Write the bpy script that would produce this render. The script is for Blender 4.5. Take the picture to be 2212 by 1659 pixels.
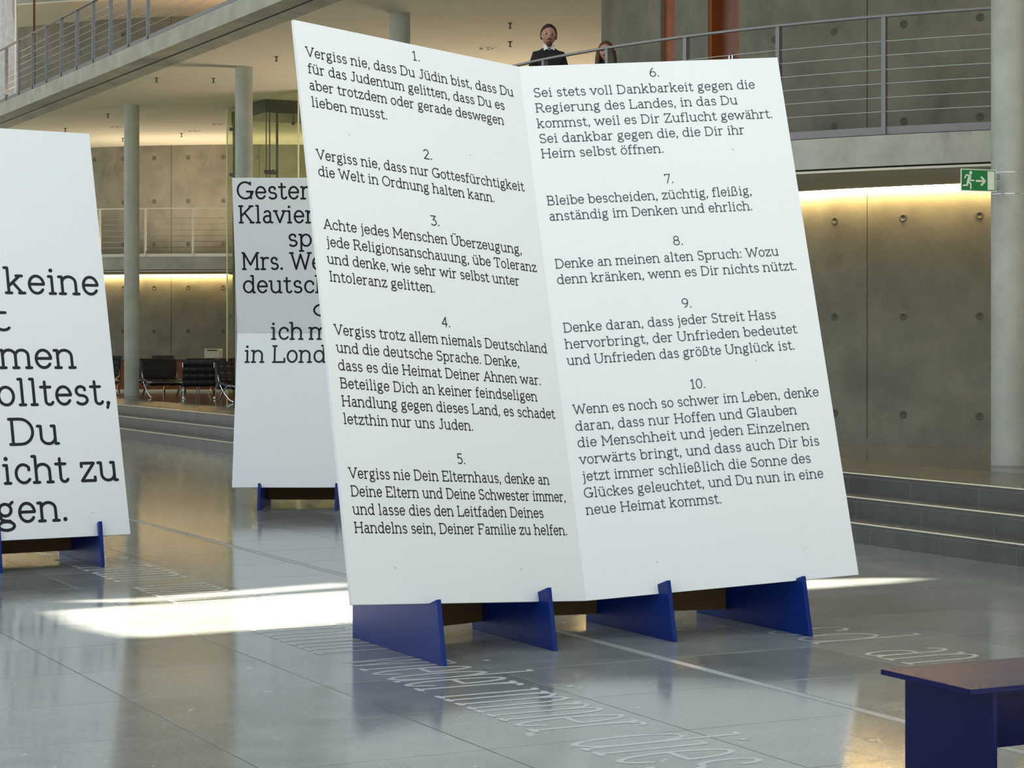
import bpy, math, random
from mathutils import Vector, Matrix
R=math.radians; PI=math.pi
random.seed(7)
scn=bpy.context.scene
for o in list(bpy.data.objects): bpy.data.objects.remove(o)
C=scn.collection
# ------------------------------------------------------------------ camera
# hall axes: A runs along the steps and column row, B at right angles to it
ax,ay=-.45082,.89261
def AB(a,b,z=0.): return Vector((ay*b+ax*a,-ax*b+ay*a,z))
FL,CX,HY,EYE=4545.6,1106.,738.5,1.6
cam_d=bpy.data.cameras.new('camera'); cam=bpy.data.objects.new('camera',cam_d); C.objects.link(cam)
cam.location=(0,0,EYE); cam.rotation_euler=(PI/2,0,0)
cam_d.sensor_width=36; cam_d.lens=FL/2212*36; cam_d.shift_y=(HY-829.5)/2212; cam_d.clip_end=400
scn.camera=cam
# ------------------------------------------------------------------ world, sun, exposure
w=bpy.data.worlds.new('sky'); scn.world=w; w.use_nodes=True
bg=w.node_tree.nodes['Background']; bg.inputs[0].default_value=(.83,.93,1.0,1); bg.inputs[1].default_value=1.7
SUN_E=R(36)
sdir=(AB(-.45,.893,0)).normalized()            # light travels this way over the floor
sun_d=bpy.data.lights.new('sun','SUN'); sun_d.energy=75; sun_d.angle=R(.3); sun_d.color=(1,.93,.78)
sun=bpy.data.objects.new('sun',sun_d); C.objects.link(sun); sun.location=(-10,10,30)
sv=Vector((sdir.x*math.cos(SUN_E),sdir.y*math.cos(SUN_E),-math.sin(SUN_E)))
sun.rotation_euler=sv.to_track_quat('-Z','Y').to_euler()
scn.view_settings.view_transform='Standard'; scn.view_settings.look='None'
scn.view_settings.gamma=1; scn.view_settings.use_curve_mapping=False
scn.view_settings.exposure=-.36
scn.cycles.sample_clamp_indirect=2.5; scn.cycles.caustics_reflective=False
def area(name,loc,size,energy,col,rot=(0,0,0)):
    l=bpy.data.lights.new(name,'AREA'); l.shape='RECTANGLE'; l.size,l.size_y=size; l.energy=energy; l.color=col
    o=bpy.data.objects.new(name,l); C.objects.link(o); o.location=loc; o.rotation_euler=rot; return o
WARM=(1,.74,.42)
# unseen warm lamps facing up, added to brighten the ceilings and far wall
for X_,Y_,z_,sx,sy,e in ((-7.8,50.1,3.75,5,.8,170),(-2.5,50.3,3.75,4,.8,150),(.3,38.5,.6,5,2,480),(-9,45,6.9,6,1,90),(-6.5,47.5,6.9,2,1,120)):
    area('unseen_uplight',(X_,Y_,z_),(sx,sy),e,(1,.80,.55) if z_<6 else (1,.62,.35),(PI,0,0))
# ------------------------------------------------------------------ materials
def mat(name,col,rough=.5,metal=0.,var=0.,scale=3.,bump=0.,bscale=40.,spec=.5,emit=None,es=0.,col2=None,rvar=0.,coat=0.,grain=0.,stain=0.):
    m=bpy.data.materials.new(name); m.use_nodes=True; nt=m.node_tree; n=nt.nodes; L=nt.links
    p=n['Principled BSDF']; p.inputs['Base Color'].default_value=(*col,1); p.inputs['Roughness'].default_value=rough
    p.inputs['Metallic'].default_value=metal; p.inputs['Specular IOR Level'].default_value=spec
    if coat: p.inputs['Coat Weight'].default_value=coat
    geo=n.new('ShaderNodeNewGeometry')
    if var or grain or stain:
        nz=n.new('ShaderNodeTexNoise'); nz.inputs['Scale'].default_value=scale; nz.inputs['Detail'].default_value=6; nz.inputs['Roughness'].default_value=.62
        L.new(geo.outputs['Position'],nz.inputs['Vector'])
        cr=n.new('ShaderNodeValToRGB'); cr.color_ramp.elements[0].position=.32; cr.color_ramp.elements[1].position=.68
        c2=col2 or tuple(min(1,c*(1+var)) for c in col); c1=tuple(c*(1-var) for c in col)
        cr.color_ramp.elements[0].color=(*c1,1); cr.color_ramp.elements[1].color=(*c2,1)
        L.new(nz.outputs['Fac'],cr.inputs['Fac']); out=cr.outputs['Color']
        if grain:
            g=n.new('ShaderNodeTexNoise'); g.inputs['Scale'].default_value=90; g.inputs['Detail'].default_value=3
            L.new(geo.outputs['Position'],g.inputs['Vector'])
            mr=n.new('ShaderNodeMapRange'); mr.inputs['From Min'].default_value=.3; mr.inputs['From Max'].default_value=.7
            mr.inputs['To Min'].default_value=1-grain; mr.inputs['To Max'].default_value=1+grain
            L.new(g.outputs['Fac'],mr.inputs['Value'])
            mx=n.new('ShaderNodeVectorMath'); mx.operation='SCALE'; L.new(out,mx.inputs[0]); L.new(mr.outputs[0],mx.inputs['Scale']); out=mx.outputs[0]
        if stain:
            g=n.new('ShaderNodeTexNoise'); g.inputs['Scale'].default_value=1.1; g.inputs['Detail'].default_value=8; g.inputs['Roughness'].default_value=.7; g.inputs['Distortion'].default_value=.6
            mp=n.new('ShaderNodeMapping'); mp.inputs['Scale'].default_value=(1,1,.55); mp.inputs['Location'].default_value=(3,1,7)
            L.new(geo.outputs['Position'],mp.inputs['Vector']); L.new(mp.outputs[0],g.inputs['Vector'])
            mr=n.new('ShaderNodeMapRange'); mr.inputs['From Min'].default_value=.56; mr.inputs['From Max'].default_value=.74
            mr.inputs['To Min'].default_value=1; mr.inputs['To Max'].default_value=1-stain
            L.new(g.outputs['Fac'],mr.inputs['Value'])
            mx=n.new('ShaderNodeVectorMath'); mx.operation='SCALE'; L.new(out,mx.inputs[0]); L.new(mr.outputs[0],mx.inputs['Scale']); out=mx.outputs[0]
        L.new(out,p.inputs['Base Color'])
        if rvar:
            mr=n.new('ShaderNodeMapRange'); mr.inputs['To Min'].default_value=max(0,rough-rvar); mr.inputs['To Max'].default_value=rough+rvar
            L.new(nz.outputs['Fac'],mr.inputs['Value']); L.new(mr.outputs[0],p.inputs['Roughness'])
    if bump:
        nb=n.new('ShaderNodeTexNoise'); nb.inputs['Scale'].default_value=bscale; nb.inputs['Detail'].default_value=4
        L.new(geo.outputs['Position'],nb.inputs['Vector'])
        b=n.new('ShaderNodeBump'); b.inputs['Strength'].default_value=bump; b.inputs['Distance'].default_value=.01
        L.new(nb.outputs['Fac'],b.inputs['Height']); L.new(b.outputs[0],p.inputs['Normal'])
    if emit: p.inputs['Emission Color'].default_value=(*emit,1); p.inputs['Emission Strength'].default_value=es
    return m
M={}
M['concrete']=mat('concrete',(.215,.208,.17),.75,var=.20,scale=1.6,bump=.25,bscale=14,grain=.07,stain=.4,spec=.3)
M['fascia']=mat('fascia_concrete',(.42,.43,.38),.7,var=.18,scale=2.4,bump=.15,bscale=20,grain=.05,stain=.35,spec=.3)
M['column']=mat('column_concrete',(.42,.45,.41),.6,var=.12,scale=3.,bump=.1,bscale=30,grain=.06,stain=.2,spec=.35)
M['plaster']=mat('ceiling_plaster',(.76,.73,.62),.85,var=.03,scale=2.,grain=.02,spec=.2)
M['stone']=mat('step_stone',(.072,.075,.066),.25,var=.2,scale=4.,grain=.1,bump=.05,bscale=60)
M['grout']=mat('grout',(.30,.30,.27),.8)
M['joint']=mat('pale_joint',(.42,.42,.38),.8)
M['letter']=mat('inlay_letter_stone',(.43,.45,.44),.3,var=.05,scale=5)
M['inlay']=mat('inlay_stone',(.31,.33,.325),.3,var=.05,scale=5)
M['metal']=mat('rail_steel',(.20,.205,.21),.45,metal=.55,var=.05,scale=8)
M['dmetal']=mat('dark_steel',(.06,.065,.07),.4,metal=.6)
M['wire']=mat('rail_wire',(.42,.43,.43),.35,metal=.7)
M['black_gap']=mat('shadow_gap',(.012,.012,.012),.8)
M['panel']=mat('board_paint',(.76,.79,.82),.45,var=.012,scale=.7,spec=.35)
M['ink']=mat('print_ink',(.010,.011,.016),.5,spec=.3)
M['ink_glare']=mat('print_ink_glare',(.075,.082,.105),.5,spec=.3)  # paler copy of the ink, glare painted into the right panel's lettering
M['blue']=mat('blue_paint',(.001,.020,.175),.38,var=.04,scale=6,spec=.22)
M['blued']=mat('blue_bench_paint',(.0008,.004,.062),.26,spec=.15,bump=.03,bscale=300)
M['mdf']=mat('raw_fibreboard',(.11,.058,.022),.8,var=.1,scale=20)
M['wood']=mat('orange_wood',(.28,.072,.012),.45,var=.25,scale=5,spec=.4)
M['wood2']=mat('red_brown_wood',(.17,.05,.02),.35,var=.2,scale=6)
M['leather']=mat('black_leather',(.006,.006,.009),.38,spec=.35,bump=.08,bscale=60)
M['chrome']=mat('chrome',(.75,.77,.8),.12,metal=1)
M['cove']=mat('cove_lamp',(1,.9,.7),.5,emit=(1,.70,.30),es=170)
M['green']=mat('sign_green',(.012,.22,.065),.4)
M['signwhite']=mat('sign_white',(.80,.87,.80),.4)
M['walk']=mat('walkway_stone',(.10,.10,.085),.10,var=.15,scale=3,grain=.08)
M['nosing']=mat('pale_nosing',(.92,.86,.66),.35)
M['printer']=mat('printer_plastic',(.62,.60,.50),.5)
M['skin']=mat('skin',(.42,.21,.15),.5,var=.08,scale=30)
M['hair']=mat('dark_hair',(.022,.013,.010),.6,bump=.4,bscale=220)
M['hairb']=mat('brown_hair',(.085,.038,.018),.5,var=.4,scale=40,bump=.4,bscale=220)
M['beard']=mat('reddish_beard',(.10,.035,.02),.8,bump=.5,bscale=300)
M['sweater']=mat('dark_sweater',(.010,.013,.012),.9,bump=.2,bscale=200)
M['shirt']=mat('white_shirt',(.72,.74,.78),.7)
M['trouser']=mat('dark_trousers',(.02,.022,.03),.8)
M['eye']=mat('eye_dark',(.02,.015,.012),.2)
M['film']=mat('draped_film',(.62,.63,.66),.3,var=.15,scale=6,bump=.5,bscale=9)
# polished floor stone with per-tile tone
def floor_mat():
    m=mat('floor_stone',(.200,.212,.200),0.12,var=.16,scale=3.2,bump=.008,bscale=26,grain=.10,rvar=.035,spec=.62)
    nt=m.node_tree; n=nt.nodes; L=nt.links; p=n['Principled BSDF']
    src=p.inputs['Base Color'].links[0].from_socket
    oi=n.new('ShaderNodeObjectInfo'); mr=n.new('ShaderNodeMapRange'); mr.inputs['To Min'].default_value=.88; mr.inputs['To Max'].default_value=1.12
    L.new(oi.outputs['Random'],mr.inputs['Value']); mx=n.new('ShaderNodeVectorMath'); mx.operation='SCALE'
    L.new(src,mx.inputs[0]); L.new(mr.outputs[0],mx.inputs['Scale'])
    # worn pale flecks
    geo=n.new('ShaderNodeNewGeometry'); mp=n.new('ShaderNodeMapping'); mp.inputs['Rotation'].default_value=(0,0,R(-27)); mp.inputs['Scale'].default_value=(5,2.2,1)
    L.new(geo.outputs['Position'],mp.inputs['Vector']); v=n.new('ShaderNodeTexNoise'); v.inputs['Scale'].default_value=2.3; v.inputs['Detail'].default_value=5
    L.new(mp.outputs[0],v.inputs['Vector']); r2=n.new('ShaderNodeMapRange'); r2.inputs['From Min'].default_value=.68; r2.inputs['From Max'].default_value=.72
    L.new(v.outputs['Fac'],r2.inputs['Value']); mix=n.new('ShaderNodeMix'); mix.data_type='RGBA'
    mix.inputs['B'].default_value=(.34,.35,.33,1); L.new(r2.outputs[0],mix.inputs['Factor']); L.new(mx.outputs[0],mix.inputs['A'])
    L.new(mix.outputs['Result'],p.inputs['Base Color'])
    return m
M['floor']=floor_mat()
def glass_mat():
    m=bpy.data.materials.new('green_glass'); m.use_nodes=True; nt=m.node_tree; n=nt.nodes; L=nt.links; n.remove(n['Principled BSDF'])
    t=n.new('ShaderNodeBsdfTransparent'); t.inputs[0].default_value=(.91,.937,.84,1); g=n.new('ShaderNodeBsdfGlossy'); g.inputs['Roughness'].default_value=.03
    lw=n.new('ShaderNodeLayerWeight'); lw.inputs[0].default_value=.5; pw=n.new('ShaderNodeMath'); pw.operation='POWER'; pw.inputs[1].default_value=5; L.new(lw.outputs['Facing'],pw.inputs[0]); f=n.new('ShaderNodeMath'); f.operation='MULTIPLY_ADD'; f.inputs[1].default_value=.5; f.inputs[2].default_value=.04; L.new(pw.outputs[0],f.inputs[0]); mx=n.new('ShaderNodeMixShader')
    L.new(f.outputs[0],mx.inputs[0]); L.new(t.outputs[0],mx.inputs[1]); L.new(g.outputs[0],mx.inputs[2]); L.new(mx.outputs[0],n['Material Output'].inputs[0]); return m
M['glass']=glass_mat()
M['gedge']=mat('glass_edge',(.85,.88,.60),.2,spec=.6)
# ------------------------------------------------------------------ mesh builder
class MB:
    def __init__(s): s.v=[]; s.f=[]
    def add(s,vs,fs):
        k=len(s.v); s.v+=[Vector(v) for v in vs]; s.f+=[tuple(i+k for i in f) for f in fs]; return s
    def hexa(s,p): # 8 points: bottom 4 ccw, top 4
        return s.add(p,[(0,3,2,1),(4,5,6,7),(0,1,5,4),(1,2,6,5),(2,3,7,6),(3,0,4,7)])
    def box(s,x0,x1,y0,y1,z0,z1): return s.hexa([(x0,y0,z0),(x1,y0,z0),(x1,y1,z0),(x0,y1,z0),(x0,y0,z1),(x1,y0,z1),(x1,y1,z1),(x0,y1,z1)])
    def abox(s,a0,a1,b0,b1,z0,z1):
        q=[(a0,b0),(a0,b1),(a1,b1),(a1,b0)]
        return s.hexa([AB(a,b,z0) for a,b in q]+[AB(a,b,z1) for a,b in q])
    def prism(s,poly,off): # planar polygon (3d pts) extruded by vector off
        n=len(poly); poly=[Vector(p) for p in poly]; off=Vector(off)
        return s.add(poly+[p+off for p in poly],[tuple(range(n))[::-1],tuple(range(n,2*n))]+[(i,(i+1)%n,(i+1)%n+n,i+n) for i in range(n)])
    def slab(s,c0,c1,c2,c3,nrm,t):
        n=Vector(nrm).normalized()*t; p=[Vector(c) for c in (c0,c1,c2,c3)]
        return s.hexa([q+n for q in p]+p)
    def cyl(s,c,r,z0,z1,n=32,r1=None):
        r1=r if r1 is None else r1
        vs=[(c[0]+r*math.cos(2*PI*i/n),c[1]+r*math.sin(2*PI*i/n),z0) for i in range(n)]+[(c[0]+r1*math.cos(2*PI*i/n),c[1]+r1*math.sin(2*PI*i/n),z1) for i in range(n)]
        return s.add(vs,[tuple(range(n))[::-1],tuple(range(n,2*n))]+[(i,(i+1)%n,(i+1)%n+n,i+n) for i in range(n)])
    def tube(s,pts,r,n=8,flat=None):
        pts=[Vector(p) for p in pts]; m=len(pts); k=len(s.v); rr=r if hasattr(r,'__len__') else [r]*m
        t0=(pts[1]-pts[0]).normalized(); up=Vector((0,0,1)) if abs(t0.z)<.9 else Vector((1,0,0))
        for i,p in enumerate(pts):
            t=(pts[min(i+1,m-1)]-pts[max(i-1,0)]).normalized(); sd=t.cross(up)
            if sd.length<1e-4: sd=Vector((1,0,0))
            sd.normalize(); u=sd.cross(t).normalized(); up=u
            fw=(rr[i],rr[i]) if not flat else flat
            for j in range(n):
                a=2*PI*(j+.5)/n; s.v.append(p+sd*math.cos(a)*fw[0]+u*math.sin(a)*fw[1])
        for i in range(m-1):
            for j in range(n):
                a=k+i*n+j; b=k+i*n+(j+1)%n; s.f.append((a,b,b+n,a+n))
        s.f.append(tuple(range(k,k+n))[::-1]); s.f.append(tuple(range(k+(m-1)*n,k+m*n))); return s
    def arc(s,c,r0,r1,a0,a1,z0,z1,n=48): # ring sector solid (degrees)
        k=len(s.v)
        for i in range(n+1):
            a=R(a0+(a1-a0)*i/n); cs,sn=math.cos(a),math.sin(a)
            for r,z in ((r0,z0),(r1,z0),(r1,z1),(r0,z1)): s.v.append(Vector((c[0]+r*cs,c[1]+r*sn,z)))
        for i in range(n):
            for j in range(4):
                a=k+i*4+j; b=k+i*4+(j+1)%4; s.f.append((a,b,b+4,a+4))
        s.f.append((k,k+3,k+2,k+1)); e=k+n*4; s.f.append((e,e+1,e+2,e+3)); return s
    def ell(s,c,rx,ry,rz,nu=16,nv=10):
        c=Vector(c); k=len(s.v)
        for i in range(nv+1):
            th=PI*i/nv
            for j in range(nu):
                ph=2*PI*j/nu; s.v.append(c+Vector((rx*math.sin(th)*math.cos(ph),ry*math.sin(th)*math.sin(ph),rz*math.cos(th))))
        for i in range(nv):
            for j in range(nu):
                a=k+i*nu+j; b=k+i*nu+(j+1)%nu; s.f.append((a,a+nu,b+nu,b))
        return s
    def build(s,name,m,parent=None,local=False,smooth=False,bevel=0,face=None):
        me=bpy.data.meshes.new(name); off=Vector((0,0,0))
        if parent and not local: off=chain(parent)
        me.from_pydata([v-off for v in s.v],[],s.f); me.validate(); me.update()
        if face is None: bm_fix(me)
        else:
            fv=Vector(face); bm=bmesh.new(); bm.from_mesh(me); bm.normal_update()
            bmesh.ops.reverse_faces(bm,faces=[f for f in bm.faces if f.normal.dot(fv)<0]); bm.to_mesh(me); bm.free()
        me.materials.append(m); o=bpy.data.objects.new(name,me); C.objects.link(o)
        if parent: o.parent=parent
        if smooth:
            for p in me.polygons: p.use_smooth=True
            if smooth!='all':
                try: me.set_sharp_from_angle(angle=R(40))
                except Exception: pass
        if bevel:
            b=o.modifiers.new('bevel','BEVEL'); b.width=bevel; b.segments=2; b.limit_method='ANGLE'
        return o
import bmesh
def bm_fix(me):
    bm=bmesh.new(); bm.from_mesh(me); bmesh.ops.remove_doubles(bm,verts=bm.verts,dist=1e-6)
    bmesh.ops.recalc_face_normals(bm,faces=bm.faces); bm.to_mesh(me); bm.free()
def chain(p):
    v=Vector((0,0,0))
    while p: v+=p.location; p=p.parent
    return v
def tag(o,label=None,cat=None,group=None,kind=None):
    if label: o['label']=label
    if cat: o['category']=cat
    if group: o['group']=group
    if kind: o['kind']=kind
    return o
def thing(name,loc,label,cat,group=None,rz=0):
    o=bpy.data.objects.new(name,None); C.objects.link(o); o.location=loc; o.rotation_euler=(0,0,rz); o.empty_display_size=.2
    return tag(o,label,cat,group)
def struct(mb,name,m,label=None,parent=None,**k):
    o=mb.build(name,m,parent,**k)
    if not parent: o['kind']='structure'
    if label: o['label']=label
    return o
def copy_tree(o,parent=None,memo=None):
    c=o.copy(); C.objects.link(c); c.parent=parent
    for ch in [x for x in o.children]: copy_tree(ch,c)
    return c
# ================================================================== FLOOR
PZ=.482                                   # raised walkway above the hall floor
bcols=[(1.795,2.712),(2.712,3.636),(3.636,4.556),(4.556,5.447),(5.507,6.405),(6.405,7.312),(7.312,8.215),(8.215,9.115),(9.115,9.985)]
for k in range(1): bcols.insert(0,(.878,1.795))
A0,DA=4.816,.8665
floor=MB().abox(-14,75,-46,9.985,-.25,-.004).build('floor',M['grout']); tag(floor,'polished grey stone floor of the hall',kind='structure')
MB().abox(-14,75,-46,-13.9,-.004,0).build('side_paving',M['floor'],floor)
g=.0025
def tile_box(mb,a0,a1,b0,b1):
    c=.0015
    q0=[(a0+g,b0+g),(a0+g,b1-g),(a1-g,b1-g),(a1-g,b0+g)]; q1=[(a0+g+c,b0+g+c),(a0+g+c,b1-g-c),(a1-g-c,b1-g-c),(a1-g-c,b0+g+c)]
    v=[AB(a,b,-.0045) for a,b in q0]+[AB(a,b,-.0008) for a,b in q0]+[AB(a,b,0) for a,b in q1]
    f=[(0,1,5,4),(1,2,6,5),(2,3,7,6),(3,0,4,7),(4,5,9,8),(5,6,10,9),(6,7,11,10),(7,4,8,11),(8,9,10,11)]
    return mb.add(v,f)
shared={}
for ci,(b0,b1) in enumerate(bcols):
    for r in range(23):
        a0=A0+DA*r
        if ci==0 and r>14: continue
        key=round(b1-b0,3)
        if key not in shared:
            o=tile_box(MB(),0,DA,0,b1-b0).build('floor_tile',M['floor'],floor,local=True); shared[key]=o
        else:
            o=shared[key].copy(); C.objects.link(o)
        o.parent=floor; o.location=AB(a0,b0,0)
far=MB()
allb=[(b,b+.917) for b in [ .878-.917*i for i in range(1,17)]]+bcols
for (b0,b1) in allb:
    for r in range(-20,78):
        a0=A0+DA*r
        near=(b0,b1) in bcols and 0<=r<23 and not ((b0,b1)==bcols[0] and r>14)
        if near: continue
        tile_box(far,a0,a0+DA,b0,b1)
o=far.build('floor_tile',M['floor'],floor); tag(o,kind='stuff')
o=MB().abox(-12,70,5.452,5.502,-.004,0).build('inlaid_strip',M['inlay'],floor); tag(o,'pale strip inlaid between two floor joints')
# ================================================================== STEPS AND RAISED WALKWAY
RB=[9.99,10.34,10.69]; RH=PZ/3
walk=MB().abox(-14,90,RB[2]+.01,46,-.2,PZ-.03).build('trim_1',M['grout']); tag(walk,'raised stone walkway beyond the three steps',kind='structure')
random.seed(3)
offs=[.05,-.15,-.42]; tiles={}
for si,b in enumerate(RB):
    z1=RH*(si+1); st=MB().abox(-14,90,b+.0055,b+.9,-.15 if si==0 else RH*si-.1,z1-.032).build('trim_%d'%(si+2),M['joint'])
    tag(st,'%s of the three dark stone steps'%['lowest','middle','top'][si],kind='structure')
    nb=RB[si+1] if si<2 else b+1.2
    ka=0; farm=MB(); fart=MB()
    a=A0+offs[si]
    for k in range(-18,95):
        a0=a+DA*k; a1=a0+DA
        if a1>89: break
        vis=(7<a0<17) or (23<a0<36)
        if vis:
            for nm,mb in (('riser_slab',MB().abox(g,DA-g,0,.02,0,RH-.037)),('tread_slab',MB().abox(g,DA-g,0,nb-b-.004,RH-.032,RH))):
                key=(si,nm)
                if key not in tiles: o=mb.build(nm,M['stone'],st,local=True); tiles[key]=o
                else: o=tiles[key].copy(); C.objects.link(o)
                o.parent=st; o.location=AB(a0,b+(.004 if nm=='riser_slab' else 0),RH*si)
        else:
            farm.abox(a0+g,a1-g,b+.004,b+.024,RH*si,z1-.037); fart.abox(a0+g,a1-g,b,nb-.004,z1-.032,z1)
    tag(farm.build('riser_slab',M['stone'],st),kind='stuff'); tag(fart.build('tread_slab',M['stone'],st),kind='stuff')
    o=MB().abox(-14,89,b-.003,b+.009,z1-.008,z1+.0015).build('nosing_strip',M['nosing'],st); tag(o,'pale bright strip along the step edge')
top=MB().abox(-14,89,RB[2]+1.2,45,PZ-.03,PZ).build('walkway_paving',M['walk'],walk)
# ================================================================== FONT (monoline slab serif)
SW=72
def P(*a): return ('P',a)
def A(*a): return ('A',a)
def S(x,y,w=SW): return ('P',(x-w,y,x+w,y))
def H(x,y,w=78): return ('P',(x-w,y,x,y))
def Rr(x,y,w=70): return ('P',(x,y,x+w,y))
def D(x,y): return ('D',(x,y))
G={
'a':(500,[A(235,375,125,120,150,0),P(360,375,360,70),P(360,70,385,8,450,5),P(360,285,225,282),A(225,142,140,141,90,325)]),
'b':(560,[H(110,720),P(110,720,110,10),A(300,250,190,247,0,360)]),
'c':(480,[A(265,250,190,250,42,322),P(408,425,408,350)]),
'd':(575,[A(260,250,190,247,0,360),P(450,720,450,0),H(450,720),Rr(450,0)]),
'e':(500,[P(70,262,435,262),A(253,250,184,250,4,325)]),
'f':(350,[P(140,0,140,570),A(250,570,110,145,180,55),S(145,0,85),P(55,492,280,492)]),
'g':(520,[A(240,335,145,160,0,360),P(340,452,430,545),P(160,200,110,140,140,75,230,40,350,30),A(245,-95,190,118,0,360)]),
'h':(590,[H(110,720),P(110,720,110,0),A(285,320,175,178,180,0),P(460,320,460,0),S(110,0),S(460,0)]),
'i':(300,[H(150,492),P(150,492,150,0),S(150,0),D(140,670)]),
'j':(280,[H(160,492),P(160,492,160,-90),A(60,-90,100,115,0,-95),D(150,670)]),
'k':(570,[H(110,720),P(110,720,110,0),P(400,490,112,190),P(225,300,440,0),S(110,0),S(440,0),S(390,492)]),
'l':(300,[H(150,720),P(150,720,150,0),S(150,0)]),
'm':(860,[H(110,492),P(110,492,110,0),A(267,340,157,160,180,0),P(424,340,424,0),A(582,340,158,160,180,0),P(740,340,740,0),S(110,0,66),S(424,0,66),S(740,0,66)]),
'n':(590,[H(110,492),P(110,492,110,0),A(285,320,175,178,180,0),P(460,320,460,0),S(110,0),S(460,0)]),
'o':(520,[A(258,250,190,250,0,360)]),
'p':(570,[H(110,492),P(110,492,110,-210),S(110,-210),A(302,250,190,247,0,360)]),
'r':(420,[H(125,492),P(125,492,125,0),S(130,0,85),A(290,320,165,175,180,62)]),
's':(440,[A(215,372,125,127,38,262),A(222,122,145,124,88,-145),P(318,450,318,400)]),
't':(375,[P(150,640,150,110),A(245,110,95,112,180,335),P(40,492,290,492)]),
'u':(600,[H(120,492),P(120,492,120,180),A(290,180,170,182,180,360),P(460,492,460,0),H(460,492),Rr(460,0)]),
'v':(520,[P(75,490,262,5,450,490),S(80,492,66),S(445,492,66)]),
'w':(780,[P(75,490,225,5,390,480,550,5,705,490),S(80,492,66),S(700,492,66)]),
'z':(470,[P(70,395,70,490,400,490,62,0,410,0,410,100)]),
'ß':(590,[S(110,0),P(110,0,110,520),A(250,540,140,180,180,-50),P(340,402,290,390),A(300,195,170,196,92,-125)]),
'A':(680,[P(85,0,340,700,595,0),P(175,240,505,240),S(85,0),S(595,0)]),
'B':(620,[P(125,0,125,700),P(55,700,330,700),A(330,530,150,170,90,-90),P(125,360,350,360),A(350,180,190,180,90,-90),P(55,0,350,0)]),
'D':(700,[P(130,0,130,700),P(60,700,320,700),A(320,350,300,350,90,-90),P(60,0,320,0)]),
'E':(620,[P(130,0,130,700),P(60,700,530,700,530,570),P(130,360,390,360),P(60,0,555,0,555,135)]),
'F':(590,[P(130,0,130,700),P(60,700,530,700,530,570),P(130,360,390,360),S(130,0,85)]),
'G':(740,[A(370,350,300,350,48,345),P(575,600,575,690),P(430,300,680,300),P(600,300,600,15)]),
'H':(760,[P(140,0,140,700),P(620,0,620,700),P(140,360,620,360),S(140,0),S(620,0),S(140,700),S(620,700)]),
'I':(320,[P(160,0,160,700),S(160,0),S(160,700)]),
'J':(480,[P(340,700,340,150),A(205,150,135,150,0,-150),S(340,700,85)]),
'K':(700,[P(130,0,130,700),P(560,700,132,270),P(290,400,590,0),S(130,0),S(130,700),S(560,700),S(590,0)]),
'L':(600,[P(130,0,130,700),S(130,700),P(60,0,540,0,540,150)]),
'M':(860,[P(140,0,140,700,430,190,720,700,720,0),S(140,0),S(720,0),H(140,700,70),Rr(720,700)]),
'O':(740,[A(370,350,300,350,0,360)]),
'R':(690,[P(130,0,130,700),P(60,700,360,700),A(360,520,170,180,90,-90),P(130,340,360,340),P(360,340,580,0),S(130,0),S(595,0,60)]),
'S':(560,[A(275,522,180,178,32,265),A(282,174,200,174,88,-145),P(430,600,430,690),P(120,40,120,120)]),
'T':(620,[P(60,570,60,700,560,700,560,570),P(310,700,310,0),S(310,0,90)]),
'U':(740,[P(130,700,130,240),A(370,240,240,240,180,360),P(610,240,610,700),S(130,700),S(610,700)]),
'V':(690,[P(85,700,345,5,605,700),S(85,700),S(605,700)]),
'W':(970,[P(85,700,285,5,485,640,685,5,885,700),S(85,700),S(885,700)]),
'Z':(620,[P(90,580,90,700,530,700,80,0,550,0,550,135)]),
'0':(510,[A(255,350,185,350,0,360)]),'1':(380,[P(80,590,200,700,200,0),S(200,0,95)]),
'2':(470,[A(230,520,160,180,165,-35),P(362,417,75,0,420,0)]),'3':(470,[P(80,700,385,700,215,430),A(220,215,190,216,92,-140)]),
'4':(500,[P(340,0,340,700,55,190,450,190)]),'5':(470,[P(385,700,125,700,105,405),A(225,215,185,216,130,-135)]),
'6':(500,[A(250,205,180,205,0,360),A(380,240,310,460,105,182)]),'7':(470,[P(65,600,65,700,410,700,190,0)]),
'8':(500,[A(250,530,145,168,0,360),A(250,190,180,190,0,360)]),'9':(500,[A(250,495,180,205,0,360),A(120,460,310,460,2,-72)]),
'.':(200,[D(95,22)]),',':(220,[D(105,22),P(112,15,75,-110)]),':':(220,[D(105,22),D(105,430)]),' ':(265,[]),
}
for u_,b_ in (('ä','a'),('ö','o'),('ü','u')):
    w_,st_=G[b_]; c=w_/2-10; G[u_]=(w_,st_+[D(c-90,665),D(c+90,665)])
w_,st_=G['U']; G['Ü']=(w_,st_+[D(290,860),D(450,860)])
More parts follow.
